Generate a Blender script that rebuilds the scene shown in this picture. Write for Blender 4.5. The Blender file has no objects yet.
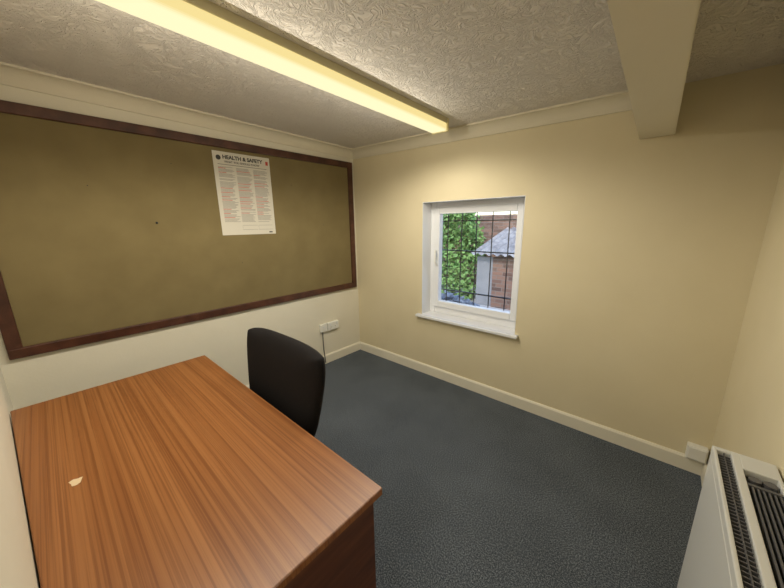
import bpy, bmesh, math, random
from mathutils import Vector, Matrix
random.seed(4)
S=bpy.context.scene
try: S.view_settings.view_transform='Standard'
except Exception: pass

# ---------------------------------------------------------------- dimensions
XL,XR,YN,YB,CZ=-2.67,0.355,-0.25,2.40,2.27
def tz(x,y): return -.026*(x+2.67)-.0167*(y-2.40)
def tilt(o):
    for v in o.data.vertices: v.co.z+=tz(v.co.x,v.co.y)
    return o

# ---------------------------------------------------------------- materials
def mat(name,col,rough=0.6,metal=0.0,spec=0.5):
    m=bpy.data.materials.new(name); m.use_nodes=True
    b=m.node_tree.nodes['Principled BSDF']
    b.inputs['Base Color'].default_value=(*col,1); b.inputs['Roughness'].default_value=rough
    b.inputs['Metallic'].default_value=metal
    b.inputs['Specular IOR Level'].default_value=spec
    return m
def N(m,t,**k):
    n=m.node_tree.nodes.new(t)
    for a,v in k.items():
        if a in n.inputs: n.inputs[a].default_value=v
        else: setattr(n,a,v)
    return n
def L(m,a,b): m.node_tree.links.new(a,b)
def bs(m): return m.node_tree.nodes['Principled BSDF']
def ramp(m,stops):
    r=N(m,'ShaderNodeValToRGB'); e=r.color_ramp.elements
    while len(e)<len(stops): e.new(0.5)
    for i,(p,c) in enumerate(stops): e[i].position=p; e[i].color=(*c,1)
    return r
def coords(m,scale=(1,1,1)):
    g=N(m,'ShaderNodeNewGeometry'); mp=N(m,'ShaderNodeMapping'); mp.inputs['Scale'].default_value=scale
    L(m,g.outputs['Position'],mp.inputs['Vector']); return mp.outputs['Vector']
def noisy(name,c1,c2,scale,rough=0.7,bump=0.0,bscale=None,spec=0.3,detail=4,dist=0.002):
    m=mat(name,c1,rough,spec=spec); v=coords(m)
    n=N(m,'ShaderNodeTexNoise',Scale=scale,Detail=detail); L(m,v,n.inputs['Vector'])
    r=ramp(m,[(0.3,c1),(0.7,c2)]); L(m,n.outputs['Fac'],r.inputs['Fac']); L(m,r.outputs['Color'],bs(m).inputs['Base Color'])
    if bump:
        n2=N(m,'ShaderNodeTexNoise',Scale=bscale or scale,Detail=5); L(m,v,n2.inputs['Vector'])
        b=N(m,'ShaderNodeBump',Strength=bump,Distance=dist); L(m,n2.outputs['Fac'],b.inputs['Height']); L(m,b.outputs['Normal'],bs(m).inputs['Normal'])
    return m

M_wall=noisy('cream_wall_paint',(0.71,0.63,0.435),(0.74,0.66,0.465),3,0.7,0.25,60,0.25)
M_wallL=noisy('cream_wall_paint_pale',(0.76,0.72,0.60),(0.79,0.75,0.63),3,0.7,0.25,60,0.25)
M_trim=noisy('cream_gloss_trim',(0.80,0.76,0.64),(0.82,0.78,0.66),6,0.4)
M_cove=noisy('coving_paint',(0.72,0.67,0.54),(0.74,0.69,0.56),6,0.6)
M_pvc=mat('white_upvc',(0.82,0.84,0.88),0.25)
M_white=mat('white_plastic',(0.80,0.80,0.76),0.35)
M_black=mat('black_metal',(0.012,0.012,0.014),0.5)

# artex ceiling
M_ceil=mat('artex_ceiling',(0.76,0.72,0.67),0.75,spec=0.25)
v=coords(M_ceil)
n0=N(M_ceil,'ShaderNodeTexNoise',Scale=9.0,Detail=1.0); L(M_ceil,v,n0.inputs['Vector'])
mx=N(M_ceil,'ShaderNodeVectorMath',operation='MULTIPLY_ADD'); L(M_ceil,n0.outputs['Color'],mx.inputs[0]); mx.inputs[1].default_value=(0.18,0.18,0.18); L(M_ceil,v,mx.inputs[2])
n1=N(M_ceil,'ShaderNodeTexNoise',Scale=31.0,Detail=2.0,Roughness=0.5,Distortion=1.1); L(M_ceil,mx.outputs[0],n1.inputs['Vector'])
rr=ramp(M_ceil,[(0.40,(0,0,0)),(0.51,(1,1,1)),(0.61,(0.25,0.25,0.25))]); L(M_ceil,n1.outputs['Fac'],rr.inputs['Fac'])
bp=N(M_ceil,'ShaderNodeBump',Strength=0.8,Distance=0.0075); L(M_ceil,rr.outputs['Color'],bp.inputs['Height']); L(M_ceil,bp.outputs['Normal'],bs(M_ceil).inputs['Normal'])

# carpet
M_carpet=mat('blue_grey_carpet',(0.06,0.07,0.09),0.95,spec=0.1)
v=coords(M_carpet)
n1=N(M_carpet,'ShaderNodeTexNoise',Scale=165.0,Detail=4.0,Roughness=0.8); L(M_carpet,v,n1.inputs['Vector'])
n2=N(M_carpet,'ShaderNodeTexNoise',Scale=2.5,Detail=4.0); L(M_carpet,v,n2.inputs['Vector'])
r=ramp(M_carpet,[(0.38,(0.028,0.035,0.047)),(0.50,(0.088,0.105,0.130)),(0.62,(0.28,0.31,0.35))]); L(M_carpet,n1.outputs['Fac'],r.inputs['Fac'])
r2=ramp(M_carpet,[(0.3,(0.75,0.75,0.75)),(0.7,(1.0,1.0,1.0))]); L(M_carpet,n2.outputs['Fac'],r2.inputs['Fac'])
mm=N(M_carpet,'ShaderNodeMix',data_type='RGBA',blend_type='MULTIPLY'); mm.inputs[0].default_value=1
L(M_carpet,r.outputs['Color'],mm.inputs[6]); L(M_carpet,r2.outputs['Color'],mm.inputs[7]); L(M_carpet,mm.outputs[2],bs(M_carpet).inputs['Base Color'])
b=N(M_carpet,'ShaderNodeBump',Strength=0.4,Distance=0.003); L(M_carpet,n1.outputs['Fac'],b.inputs['Height']); L(M_carpet,b.outputs['Normal'],bs(M_carpet).inputs['Normal'])

def wood(name,dark,mid,light,stretch,rough,fine=None,spec=.5):
    m=mat(name,mid,rough,spec=spec); v=coords(m,stretch)
    n1=N(m,'ShaderNodeTexNoise',Scale=1.0,Detail=5.0,Roughness=0.6,Distortion=0.1); L(m,v,n1.inputs['Vector'])
    r=ramp(m,[(0.34,dark),(0.5,mid),(0.66,light)]); L(m,n1.outputs['Fac'],r.inputs['Fac'])
    out=r.outputs['Color']
    if fine:
        v2=coords(m,fine); n2=N(m,'ShaderNodeTexNoise',Scale=1.0,Detail=3.0,Roughness=0.6); L(m,v2,n2.inputs['Vector'])
        r2=ramp(m,[(0.40,(.74,.67,.62)),(0.52,(1,1,1)),(0.7,(1.08,1.08,1.08))]); L(m,n2.outputs['Fac'],r2.inputs['Fac'])
        mm=N(m,'ShaderNodeMix',data_type='RGBA',blend_type='MULTIPLY'); mm.inputs[0].default_value=1
        L(m,out,mm.inputs[6]); L(m,r2.outputs['Color'],mm.inputs[7]); out=mm.outputs[2]
    L(m,out,bs(m).inputs['Base Color'])
    return m
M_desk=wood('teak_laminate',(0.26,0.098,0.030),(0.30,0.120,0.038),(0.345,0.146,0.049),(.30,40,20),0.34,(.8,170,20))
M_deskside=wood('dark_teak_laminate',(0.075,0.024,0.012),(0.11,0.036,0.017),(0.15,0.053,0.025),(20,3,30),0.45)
M_frame=wood('mahogany_frame',(0.042,0.014,0.008),(0.072,0.025,0.014),(0.105,0.040,0.023),(8,8,8),0.35)
M_board=noisy('khaki_felt',(0.190,0.150,0.072),(0.220,0.175,0.085),5,0.95,0.3,400,0.1,6)

# ---------------------------------------------------------------- mesh helpers
def obj(name,bm,m,parent=None,smooth=False):
    me=bpy.data.meshes.new(name); bmesh.ops.recalc_face_normals(bm,faces=bm.faces); bm.to_mesh(me); bm.free()
    for x in (m if isinstance(m,(list,tuple)) else [m]): me.materials.append(x)
    if smooth:
        for p in me.polygons: p.use_smooth=True
    o=bpy.data.objects.new(name,me); S.collection.objects.link(o)
    if parent: o.parent=parent
    return o
def add_box(bm,x0,x1,y0,y1,z0,z1,bev=0,seg=2,mi=0):
    t=bmesh.new(); bmesh.ops.create_cube(t,size=1)
    for q in t.verts: q.co=Vector(((x0+x1)/2+q.co.x*(x1-x0),(y0+y1)/2+q.co.y*(y1-y0),(z0+z1)/2+q.co.z*(z1-z0)))
    if bev: bmesh.ops.bevel(t,geom=t.edges[:],offset=bev,segments=seg,affect='EDGES',profile=0.5)
    for f in t.faces: f.material_index=mi
    me=bpy.data.meshes.new('t'); t.to_mesh(me); t.free(); bm.from_mesh(me); bpy.data.meshes.remove(me)
def box(name,x0,x1,y0,y1,z0,z1,m,parent=None,bev=0,seg=2):
    bm=bmesh.new(); add_box(bm,x0,x1,y0,y1,z0,z1,bev,seg); return obj(name,bm,m,parent)
def boxes(name,lst,m,parent=None,bev=0):
    bm=bmesh.new()
    for b_ in lst: add_box(bm,*b_,bev)
    return obj(name,bm,m,parent)
def add_prism(bm,pts,z0,z1):
    a=[bm.verts.new((x,y,z0)) for x,y in pts]; b_=[bm.verts.new((x,y,z1)) for x,y in pts]; n=len(pts)
    for i in range(n): bm.faces.new((a[i],a[(i+1)%n],b_[(i+1)%n],b_[i]))
    bm.faces.new(a[::-1]); bm.faces.new(b_)
def add_cyl(bm,p,q,r,r2=None,seg=20):
    p=Vector(p);q=Vector(q);d=q-p
    mtx=Matrix.Translation((p+q)/2)@d.to_track_quat('Z','Y').to_matrix().to_4x4()
    bmesh.ops.create_cone(bm,cap_ends=True,segments=seg,radius1=r,radius2=r if r2 is None else r2,depth=d.length,matrix=mtx)
def empty(name,loc=(0,0,0)):
    e=bpy.data.objects.new(name,None); e.empty_display_size=0.1; S.collection.objects.link(e); return e
def sweep(name,prof,a,b_,inward,m,parent=None):
    bm=bmesh.new(); a=Vector(a);b_=Vector(b_);iv=Vector(inward)
    A=[bm.verts.new(a+iv*o+Vector((0,0,u))) for o,u in prof]; B=[bm.verts.new(b_+iv*o+Vector((0,0,u))) for o,u in prof]
    n=len(prof)
    for i in range(n): bm.faces.new((A[i],A[(i+1)%n],B[(i+1)%n],B[i]))
    bm.faces.new(A); bm.faces.new(B[::-1])
    return obj(name,bm,m,parent)

# ---------------------------------------------------------------- room shell
T=0.3; WT=2.5
WX0,WX1,WZ0,WZ1=-1.74,-0.82,0.62,1.69
box('floor',XL-.1,XR+.1,YN-.1,YB+T,-0.1,0,M_carpet)
tilt(box('ceiling',XL-.1,XR+.1,YN-.1,YB+T,CZ,CZ+.35,M_ceil))
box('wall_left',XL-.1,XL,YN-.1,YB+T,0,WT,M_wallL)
box('wall_right',XR,XR+.1,YN-.1,YB+T,0,WT,M_wall)
# near wall: slightly out of square with the room
ny=lambda x:-.218+(x+2.05)*.074
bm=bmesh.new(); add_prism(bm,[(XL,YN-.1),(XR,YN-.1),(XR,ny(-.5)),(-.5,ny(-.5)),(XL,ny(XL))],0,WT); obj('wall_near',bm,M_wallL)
boxes('wall_back',[(XL,WX0,YB,YB+T,0,WT),(WX1,XR,YB,YB+T,0,WT),(WX0,WX1,YB,YB+T,0,WZ0),(WX0,WX1,YB,YB+T,WZ1,WT)],M_wall)
bm=bmesh.new(); add_prism(bm,[(-.14,YN),(.012,YN),(-.05,YB),(-.205,YB)],1.955,2.33)
bmesh.ops.bevel(bm,geom=bm.edges[:],offset=.004,segments=2,affect='EDGES'); obj('ceiling_beam',bm,M_cove)
c=0.085; prof=[(0,0.02),(0,-c),(0.012,-c),(0.012,-c+.010)]
for i in range(1,8):
    a=i/8*math.pi/2; prof.append((c-.010-(c-.022)*math.cos(a),-c+.010+(c-.022)*math.sin(a)))
prof+=[(c-.010,-.012),(c,-.012),(c,0.02)]
tilt(sweep('trim_coving_left',prof,(XL,YN,CZ),(XL,YB,CZ),(1,0,0),M_cove))
tilt(sweep('trim_coving_back',prof,(XL,YB,CZ),(-0.205,YB,CZ),(0,-1,0),M_cove))
sk=[(0,0),(0.016,0),(0.016,0.085),(0.008,0.098),(0,0.098)]
sweep('baseboard_left',sk,(XL,YN,0),(XL,YB,0),(1,0,0),M_trim)
sweep('baseboard_back',sk,(XL,YB,0),(XR,YB,0),(0,-1,0),M_trim)
sweep('baseboard_right',sk,(XR,YN,0),(XR,YB,0),(-1,0,0),M_trim)

# ---------------------------------------------------------------- window
W=empty('window_1')
fy0,fy1=2.535,2.60
def frame(name,x0,x1,z0,z1,wl,wr,wb,wt,y0,y1,m,parent,bev=.006):
    return boxes(name,[(x0,x0+wl,y0,y1,z0,z1),(x1-wr,x1,y0,y1,z0,z1),(x0+wl,x1-wr,y0,y1,z0,z0+wb),(x0+wl,x1-wr,y0,y1,z1-wt,z1)],m,parent,bev)
frame('outer_frame',WX0,WX1,WZ0+.0,WZ1,.06,.05,.075,.055,fy0,fy1,M_pvc,W)
frame('sash',WX0+.055,WX1-.045,WZ0+.07,WZ1-.05,.055,.05,.06,.055,fy0-.018,fy1-.02,M_pvc,W)
mg=bpy.data.materials.new('window_glass'); mg.use_nodes=True; nt=mg.node_tree; nt.nodes.clear()
o_=nt.nodes.new('ShaderNodeOutputMaterial'); mi=nt.nodes.new('ShaderNodeMixShader'); tr=nt.nodes.new('ShaderNodeBsdfTransparent'); gl=nt.nodes.new('ShaderNodeBsdfGlossy')
gl.inputs['Roughness'].default_value=0.02; mi.inputs[0].default_value=0.05
nt.links.new(tr.outputs[0],mi.inputs[1]);nt.links.new(gl.outputs[0],mi.inputs[2]);nt.links.new(mi.outputs[0],o_.inputs[0])
box('glass_pane',WX0+.105,WX1-.09,2.560,2.564,WZ0+.125,WZ1-.10,mg,W)
boxes('handle',[(WX0+.078,WX0+.102,2.505,2.518,1.10,1.19),(WX0+.082,WX0+.098,2.485,2.506,1.12,1.145),(WX0+.080,WX0+.100,2.478,2.492,1.135,1.25)],M_white,W,.003)
box('window_sill',WX0-.05,WX1+.03,YB-.045,YB-.0005,WZ0-.022,WZ0+.003,M_pvc,W,.005)
M_rev=mat('reveal_white_paint',(0.80,0.81,0.83),.5)
boxes('reveal_lining',[(WX0,WX1,YB-.002,fy0,WZ0,WZ0+.003),(WX0,WX0+.004,YB-.001,fy0,WZ0,WZ1),(WX1-.004,WX1,YB-.001,fy0,WZ0,WZ1),(WX0,WX1,YB-.001,fy0,WZ1-.004,WZ1)],M_rev,W)
G=empty('window_security_grille')
bm=bmesh.new()
for i in range(6): add_cyl(bm,(-1.625+.15*i,2.665,WZ0),(-1.625+.15*i,2.665,WZ1),.005,seg=8)
for z in (0.84,1.24,1.52): add_box(bm,WX0,WX1,2.655,2.675,z-.005,z+.005)
obj('bars',bm,M_black,G)

# ---------------------------------------------------------------- notice board
NB=empty('notice_board')
by0,by1,bz0,bz1=-.225,2.36,.79,2.145; fw=.060
box('felt_panel',XL,XL+.012,by0+.02,by1-.02,bz0+.02,bz1-.02,M_board,NB)
bm=bmesh.new()
x0,x1=XL+.0005,XL+.028
add_box(bm,x0,x1,by0,by1,bz1-fw,bz1,.006); add_box(bm,x0,x1,by0,by1,bz0,bz0+fw,.006)
add_box(bm,x0,x1,by0,by0+fw,bz0+fw*.9,bz1-fw*.9,.006); add_box(bm,x0,x1,by1-fw,by1,bz0+fw*.9,bz1-fw*.9,.006)
obj('frame',bm,M_frame,NB)
bm=bmesh.new()
for (yy,zz,rr_) in ((.56,1.53,.008),(.70,1.93,.003),(1.62,1.86,.003),(1.95,1.5,.003),(.25,1.75,.003),(1.1,1.2,.003)):
    bmesh.ops.create_uvsphere(bm,u_segments=10,v_segments=8,radius=rr_,matrix=Matrix.Translation((XL+.013,yy,zz)))
obj('pins',bm,M_black,NB,True)

# poster
P=empty('wall_poster'); px=XL+.0135
M_paper=mat('poster_paper',(0.62,0.59,0.51),0.6); M_ink=mat('poster_ink',(0.04,0.04,0.04),0.7); M_red=mat('poster_red_ink',(0.50,0.06,0.04),0.7); M_ink2=mat('poster_grey_ink',(0.22,0.21,0.19),0.7)
py0,py1,pz0,pz1=.975,1.425,1.43,2.06
box('sheet',px-.001,px,py0,py1,pz0,pz1,M_paper,P)
def text(s,y,z,size,m,bold=0):
    cu=bpy.data.curves.new('heading','FONT'); cu.body=s; cu.size=size; cu.offset=bold; cu.extrude=.0002
    cu.materials.append(m); o=bpy.data.objects.new('heading',cu); S.collection.objects.link(o)
    o.rotation_euler=(math.pi/2,0,math.pi/2); o.location=(px+.0006,y,z); o.parent=P
text('HEALTH & SAFETY',py0+.070,pz1-.050,.0385,M_ink,.0016)
text('WHAT YOU SHOULD KNOW',py0+.08,pz1-.078,.021,M_ink,.0004)
ink=bmesh.new(); red=bmesh.new(); gr=bmesh.new()
add_cyl(ink,(px+.0002,py0+.040,pz1-.045),(px+.0006,py0+.040,pz1-.045),.018)
add_box(red,px+.0002,px+.0006,py1-.036,py1-.015,pz1-.06,pz1-.03)
add_box(ink,px+.0002,px+.0006,py0+.03,py1-.03,pz1-.094,pz1-.091)
cols=[(py0+.03,py0+.155),(py0+.165,py0+.29),(py0+.30,py0+.425)]
for (a,b_) in cols:
    z=pz1-.11
    while z>pz0+.10:
        if random.random()<.22:
            add_box(red,px+.0002,px+.0006,a,a+(b_-a)*random.uniform(.4,.9),z-.004,z); z-=.010
        elif random.random()<.1: z-=.008
        add_box(gr,px+.0002,px+.0006,a,a+(b_-a)*random.uniform(.75,1),z-.0028,z); z-=.0075
for a,b_ in cols[1:]:
    add_box(gr,px+.0002,px+.0005,a,b_,pz0+.075,pz0+.077); add_box(gr,px+.0002,px+.0005,a,b_,pz0+.04,pz0+.042); add_box(gr,px+.0002,px+.0005,a,a+.001,pz0+.04,pz0+.077)
add_box(ink,px+.0002,px+.0006,py1-.06,py1-.03,pz0+.012,pz0+.022)
obj('ink_blocks',ink,M_ink,P); obj('red_lines',red,M_red,P); obj('text_lines',gr,M_ink2,P)

# ---------------------------------------------------------------- fluorescent light
F=empty('fluorescent_ceiling_light')
lx0,lx1,ly0,ly1=-1.445,-1.31,-.12,2.12
M_batten=mat('batten_body',(0.55,0.50,0.32),0.5)
tilt(box('mounting_batten',lx0+.025,lx1-.0,ly0,ly1-.01,CZ-.035,CZ+.002,M_batten,F,.003))
md=bpy.data.materials.new('lit_yellowed_diffuser'); md.use_nodes=True; nt=md.node_tree; nt.nodes.clear()
o_=nt.nodes.new('ShaderNodeOutputMaterial'); em=nt.nodes.new('ShaderNodeEmission'); g=nt.nodes.new('ShaderNodeNewGeometry'); sp=nt.nodes.new('ShaderNodeSeparateXYZ'); mr=nt.nodes.new('ShaderNodeMapRange')
nt.links.new(g.outputs['Normal'],sp.inputs[0]); nt.links.new(sp.outputs['Z'],mr.inputs[0]); mr.inputs[1].default_value=-1; mr.inputs[2].default_value=0
rp=nt.nodes.new('ShaderNodeValToRGB'); e=rp.color_ramp.elements; e[0].position=0;e[0].color=(1,.92,.56,1); e[1].position=1; e[1].color=(.88,.71,.30,1)
nt.links.new(mr.outputs[0],rp.inputs[0]); nt.links.new(rp.outputs[0],em.inputs[0]); em.inputs[1].default_value=1.08; nt.links.new(em.outputs[0],o_.inputs[0])
tilt(box('diffuser',lx0,lx1,ly0+.02,ly1-.02,CZ-.085,CZ-.032,md,F,.014,4))
M_cap=mat('diffuser_end_cap',(0.80,0.72,0.42),0.4)
tilt(boxes('end_caps',[(lx0-.002,lx1+.002,ly1-.02,ly1,CZ-.088,CZ),(lx0-.002,lx1+.002,ly0,ly0+.02,CZ-.088,CZ)],M_cap,F,.004))
for i in range(8):
    for kind,en in (('SPOT',10),('POINT',1.2)):
        l=bpy.data.lights.new('tube_light',kind); l.energy=en; l.color=(1,.92,.765); l.shadow_soft_size=0.0
        if kind=='SPOT': l.spot_size=math.radians(168); l.spot_blend=.45
        o=bpy.data.objects.new('tube_light',l); x=(lx0+lx1)/2; y=ly0+.18+i*(ly1-ly0-.50)/7
        o.location=(x,y,CZ+tz(x,y)-(.11 if kind=='SPOT' else .19)); S.collection.objects.link(o); o.parent=F

# ---------------------------------------------------------------- desk
D=empty('desk')
dx0,dx1,dy0,dy1,dz=-2.04,-.54,-.212,.552,.73
e0,e1=ny(dx0)+.004,ny(dx1)+.004
bm=bmesh.new(); add_prism(bm,[(dx0,e0),(dx1,e1),(dx1,dy1),(dx0,dy1)],dz-.025,dz)
bmesh.ops.bevel(bm,geom=bm.edges[:],offset=.002,segments=2,affect='EDGES'); obj('desk_top',bm,M_desk,D)
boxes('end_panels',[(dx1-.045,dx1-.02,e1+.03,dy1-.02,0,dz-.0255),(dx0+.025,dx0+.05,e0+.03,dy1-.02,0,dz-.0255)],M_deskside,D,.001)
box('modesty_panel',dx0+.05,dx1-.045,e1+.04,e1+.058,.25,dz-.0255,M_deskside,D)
bm=bmesh.new()
random.seed(9)
vs=[]
for i in range(9):
    a=i/9*2*math.pi; r_=random.uniform(.6,1.1); vs.append(bm.verts.new((-1.28+.022*r_*math.cos(a)*1.1,-.055+.018*r_*math.sin(a),dz+.0006)))
bm.faces.new(vs); obj('torn_label',bm,mat('torn_label',(0.72,0.56,0.36),.8),D)

# ---------------------------------------------------------------- chair
C=empty('office_chair')
M_fab=noisy('black_fabric',(0.010,0.009,0.010),(0.020,0.018,0.019),300,0.9,0.4,500,0.15)
M_plas=mat('black_plastic',(0.012,0.012,0.012),0.45)
cx=-1.295
RZ=Matrix.Translation((cx,.66,0))@Matrix.Rotation(math.radians(1),4,'Z')@Matrix.Translation((-cx,-.66,0))
def cushion(name,w,h,th,rnd,mtx,m,taper=0.0,bend=0.0,n=26):
    bm=bmesh.new(); rows={}
    for side in (1,-1):
        for i in range(n+1):
            for j in range(n+1):
                s=-1+2*i/n; t=-1+2*j/n
                edge=(i in(0,n) or j in(0,n))
                s_=math.sin(s*math.pi/2); t_=math.sin(t*math.pi/2)
                if edge and side==-1: rows[(side,i,j)]=rows[(1,i,j)]; continue
                f=1-rnd*(s_*s_*t_*t_)**1.5
                x=w/2*s_*f*(1+taper*t_); z=h/2*t_*f
                mxv=max(abs(s_),abs(t_)); k=(1-mxv**5)**.5 if mxv<1 else 0
                y=side*th/2*k+bend*(s_*s_)
                rows[(side,i,j)]=bm.verts.new(RZ@mtx@Vector((x,y,z)))
        for i in range(n):
            for j in range(n):
                bm.faces.new([rows[(side,a,b)] for a,b in((i,j),(i+1,j),(i+1,j+1),(i,j+1))])
    return obj(name,bm,m,C,True)
mb=Matrix.Translation((cx,.660,.772))@Matrix.Rotation(math.radians(-7),4,'X')
cushion('backrest',.62,.45,.085,.13,mb,M_fab,.11,-.015)
mb2=Matrix.Translation((cx,.696,.772))@Matrix.Rotation(math.radians(-7),4,'X')
cushion('back_shell',.56,.41,.03,.12,mb2,M_plas,.11,-.015)
ms=Matrix.Translation((cx,.40,.455))@Matrix.Rotation(math.radians(90),4,'X')
cushion('seat',.52,.46,.085,.08,ms,M_fab)
bm=bmesh.new()
for a,b_ in(((cx,.42,.40),(cx,.66,.40)),((cx,.66,.40),(cx,.725,.47)),((cx,.725,.47),(cx,.725,.80))): add_cyl(bm,a,b_,.016,seg=12)
add_box(bm,cx-.09,cx+.09,.32,.48,.385,.415,.005)
bm.transform(RZ); obj('back_bracket',bm,M_plas,C)
bm=bmesh.new(); add_cyl(bm,(cx,.40,.10),(cx,.40,.39),.025); bm.transform(RZ); obj('gas_lift',bm,M_plas,C)
bm=bmesh.new(); 
for k in range(5):
    a=math.radians(90+72*k); ex,ey=cx+.27*math.cos(a),.40+.27*math.sin(a)
    add_cyl(bm,(cx,.40,.105),(ex,ey,.075),.026,.016,seg=12); add_cyl(bm,(ex,ey,.05),(ex,ey,.085),.009,seg=8)
    t=Vector((-math.sin(a),math.cos(a),0))*.012
    for sgn in(-1,1):
        p=Vector((ex,ey,.027)); add_cyl(bm,p+t*sgn*.6,p+t*sgn*2.0,.027,seg=16)
bm.transform(RZ); obj('star_base',bm,M_plas,C)

# ---------------------------------------------------------------- heater
H=empty('storage_heater')
hx0,hx1,hy0,hy1,hz0,hz1=.208,.349,.30,1.40,.06,.75
M_heat=mat('white_enamel',(0.66,0.67,0.66),0.35)
M_gd=mat('dark_grille',(0.02,0.02,0.022),0.5); M_grey=mat('grey_plastic',(0.10,0.10,0.11),0.45)
bm=bmesh.new()
add_box(bm,hx0,hx1,hy0,hy1,hz0,hz1-.03,.006)
zt0,zt1=hz1-.032,hz1
add_box(bm,hx0,hx0+.010,hy0,hy1,zt0,zt1,.003)
add_box(bm,hx0+.042,hx0+.062,hy0,hy1,zt0,zt1,.003)
add_box(bm,hx0+.008,hx0+.044,hy1-.02,hy1,zt0,zt1,.003)
add_box(bm,hx0+.060,hx1,hy1-.085,hy1,zt0,zt1,.003)
add_box(bm,hx1-.010,hx1,hy0,hy1-.08,zt0,zt1,.003)
obj('casing',bm,M_heat,H)
bm=bmesh.new(); add_box(bm,hx0+.010,hx0+.042,hy0,hy1-.02,hz1-.031,hz1-.018); add_box(bm,hx0+.062,hx1-.010,hy0,hy1-.085,hz1-.031,hz1-.022)
obj('grille_backing',bm,M_gd,H)
bm=bmesh.new(); y=hy0+.01
while y<hy1-.03:
    add_box(bm,hx0+.012,hx0+.040,y,y+.0035,hz1-.018,hz1-.006); y+=.014
add_box(bm,hx0+.0255,hx0+.028,hy0,hy1-.02,hz1-.018,hz1-.005)
obj('grille_bars',bm,M_grey,H)
bm=bmesh.new()
for k in range(6):
    xx=hx0+.070+k*.0105
    add_box(bm,xx,xx+.004,hy0,hy1-.16,hz1-.022,hz1-.004)
add_box(bm,hx0+.064,hx1-.012,hy1-.16,hy1-.15,hz1-.022,hz1-.002)
obj('outlet_louvres',bm,M_grey,H)
bm=bmesh.new(); add_cyl(bm,(hx0+.083,hy1-.115,hz1-.022),(hx0+.083,hy1-.115,hz1-.006),.014); add_cyl(bm,(hx0+.113,hy1-.115,hz1-.022),(hx0+.113,hy1-.115,hz1-.006),.014)
obj('control_knobs',bm,M_grey,H)
boxes('feet',[(hx0+.02,hx1,hy0+.1,hy0+.14,0,hz0+.003),(hx0+.02,hx1,hy1-.14,hy1-.10,0,hz0+.003)],M_gd,H)

# ---------------------------------------------------------------- sockets
E=empty('wall_socket')
boxes('socket_plates',[(XL,XL+.03,1.82,1.905,.375,.46),(XL,XL+.035,1.915,2.06,.375,.46)],M_white,E,.004)
boxes('switches',[(XL+.03,XL+.034,1.855,1.87,.42,.435),(XL+.035,XL+.040,1.935,1.95,.43,.448),(XL+.035,XL+.040,2.025,2.04,.43,.448)],M_pvc,E,.001)
boxes('pin_holes',[(XL+.035,XL+.0355,1.95,1.954,.405,.413),(XL+.035,XL+.0355,1.942,1.946,.39,.394),(XL+.035,XL+.0355,2.01,2.014,.405,.413)],M_black,E)
cu=bpy.data.curves.new('cable','CURVE'); cu.dimensions='3D'; cu.bevel_depth=.0055
sp_=cu.splines.new('BEZIER'); sp_.bezier_points.add(2)
for bp_,co in zip(sp_.bezier_points,[(XL+.02,1.85,.377),(XL+.024,1.845,.22),(XL+.024,1.86,.02)]): bp_.co=co; bp_.handle_left_type=bp_.handle_right_type='AUTO'
cu.materials.append(M_grey); o=bpy.data.objects.new('cable',cu); S.collection.objects.link(o); o.parent=E
J=empty('junction_box'); box('box_cover',.255,.345,YB-.045,YB-.0005,.10,.19,M_white,J,.005); box('box_lid',.262,.338,YB-.05,YB-.044,.108,.182,M_white,J,.002)

# ---------------------------------------------------------------- exterior
GZ=-.1
box('ground_outside',-14,8,YB+T,16,GZ-.1,GZ,noisy('paving',(0.36,0.37,0.39),(0.50,0.50,0.50),4,.9))
mbk=mat('brick',(0.4,0.15,0.08),.9); tc=N(mbk,'ShaderNodeNewGeometry'); spx=N(mbk,'ShaderNodeSeparateXYZ'); cb=N(mbk,'ShaderNodeCombineXYZ')
L(mbk,tc.outputs['Position'],spx.inputs[0]); ad=N(mbk,'ShaderNodeMath',operation='ADD'); L(mbk,spx.outputs['X'],ad.inputs[0]); L(mbk,spx.outputs['Y'],ad.inputs[1]); L(mbk,ad.outputs[0],cb.inputs['X']); L(mbk,spx.outputs['Z'],cb.inputs['Y'])
bt=N(mbk,'ShaderNodeTexBrick',Scale=1.0); bt.inputs['Brick Width'].default_value=.225; bt.inputs['Row Height'].default_value=.075; bt.inputs['Mortar Size'].default_value=.006
bt.inputs['Color1'].default_value=(.27,.155,.11,1); bt.inputs['Color2'].default_value=(.11,.066,.052,1); bt.inputs['Mortar'].default_value=(.20,.17,.145,1)
L(mbk,cb.outputs[0],bt.inputs['Vector']); L(mbk,bt.outputs['Color'],bs(mbk).inputs['Base Color'])
box('garden_brick_wall',-12,3,7.2,7.45,GZ,1.68,mbk)
SH=empty('lean_to_shed')
sx0,sx1=-2.80,-1.0
boxes('shed_walls',[(-2.42,sx1,5.6,5.7,GZ,.86),(sx1-.1,sx1,5.7,7.19,GZ,.9)],mbk,SH)
box('shed_door',-2.75,-2.42,5.62,5.68,GZ,.86,noisy('door_paint',(0.20,0.21,0.22),(0.30,0.30,0.31),3),SH)
M_roof=noisy('corrugated_roof',(0.16,0.16,0.17),(0.34,0.34,0.34),5,.8)
bm=bmesh.new(); n=120; pa=[];pb=[]
for i in range(n+1):
    x=sx0+(sx1-sx0)*i/n; w=.02*math.sin(x*2*math.pi/.15)
    pa.append(bm.verts.new((x,5.45,.92+w))); pb.append(bm.verts.new((x,7.19,1.38+w)))
for i in range(n): bm.faces.new((pa[i],pa[i+1],pb[i+1],pb[i]))
obj('shed_roof',bm,M_roof,SH,True)
mi_=noisy('ivy_leaf',(0.04,0.14,0.03),(0.27,0.44,0.14),9,.6,spec=.3)
bm=bmesh.new(); random.seed(2)
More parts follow.
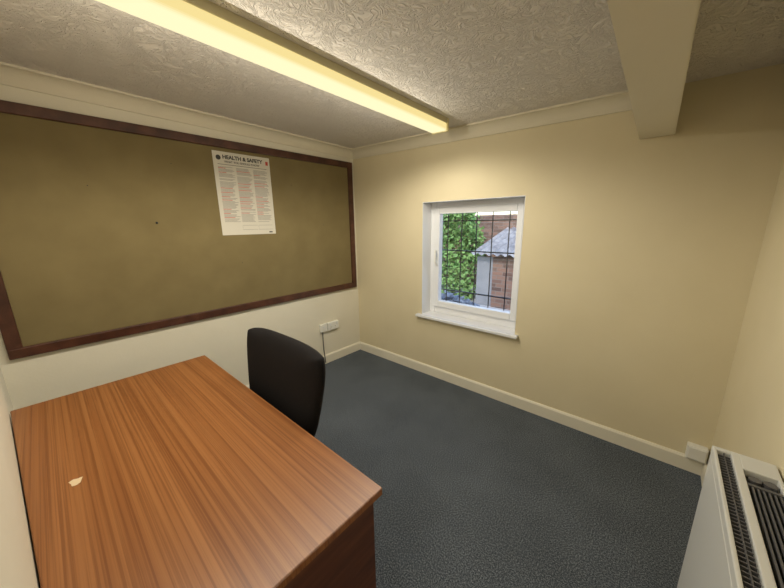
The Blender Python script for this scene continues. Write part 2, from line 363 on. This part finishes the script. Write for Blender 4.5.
for i in range(15000):
    x=random.uniform(-7,-2.90); top=1.74+.09*math.sin(x*3)+.06*math.sin(x*7.3)
    z=GZ+(top-GZ)*random.random()
    y=5.9+.22*math.sin(x*2.2+z*2)+.13*math.sin(z*5+x)+random.gauss(0,.09)
    if x>-3.02 and random.random()<.4: continue
    s=random.uniform(.025,.05); q=Matrix.Rotation(random.uniform(0,6.28),4,'Z')@Matrix.Rotation(random.uniform(-.9,.9)+1.2,4,'X')@Matrix.Rotation(random.uniform(0,6.28),4,'Z')
    bm.faces.new([bm.verts.new(Vector((x,y,z))+q@Vector(p)*s) for p in((0,-1,0),(.8,-.2,.1),(.5,.6,0),(0,1.1,-.1),(-.5,.6,0),(-.8,-.2,.1))])
obj('ivy_bush',bm,mi_)
bm=bmesh.new(); random.seed(5)
for i in range(260):
    x=random.uniform(-3.3,-2.2); y=random.uniform(4.3,4.9); z=GZ+random.random()*.36*max(.2,1-abs((x+2.8)/.7)**2); s=random.uniform(.03,.07)
    t=bmesh.new(); add_box(t,-s,s,-s*.7,s*.7,-s*.3,s*.3); t.transform(Matrix.Translation((x,y,z+.03))@Matrix.Rotation(random.random()*6,4,'Z')@Matrix.Rotation(random.uniform(-.7,.7),4,'X'))
    me=bpy.data.meshes.new('t'); t.to_mesh(me); t.free(); bm.from_mesh(me); bpy.data.meshes.remove(me)
obj('slate_rubble_pile',bm,noisy('slate',(0.06,0.08,0.12),(0.36,0.40,0.46),12,.7))

# ---------------------------------------------------------------- light
w=bpy.data.worlds.new('sky'); S.world=w; w.use_nodes=True; nt=w.node_tree; bg=nt.nodes['Background']
sk_=nt.nodes.new('ShaderNodeTexSky'); sk_.sky_type='NISHITA'; sk_.sun_elevation=math.radians(45); sk_.sun_rotation=math.radians(150); sk_.sun_disc=False
nt.links.new(sk_.outputs[0],bg.inputs[0]); bg.inputs[1].default_value=.55
sl=bpy.data.lights.new('sun','SUN'); sl.energy=2.2; sl.angle=.01; sl.color=(1,.95,.86); so=bpy.data.objects.new('sun',sl); S.collection.objects.link(so)
so.rotation_euler=Vector((-.35,.8,-.75)).to_track_quat('-Z','Y').to_euler(); so.location=(2,-3,6)

# ---------------------------------------------------------------- camera
r_=Vector((.749,.662,-.0137)).normalized(); f_=Vector((-.648,.7285,-.2217)); f_=(f_-r_*f_.dot(r_)).normalized(); u_=r_.cross(f_)
cam=bpy.data.cameras.new('camera'); cam.sensor_width=36; cam.lens=308/784*36; cam.clip_start=.02
co=bpy.data.objects.new('camera',cam); S.collection.objects.link(co)
co.matrix_world=Matrix(((r_.x,u_.x,-f_.x,0),(r_.y,u_.y,-f_.y,0),(r_.z,u_.z,-f_.z,1.5),(0,0,0,1)))
S.camera=co
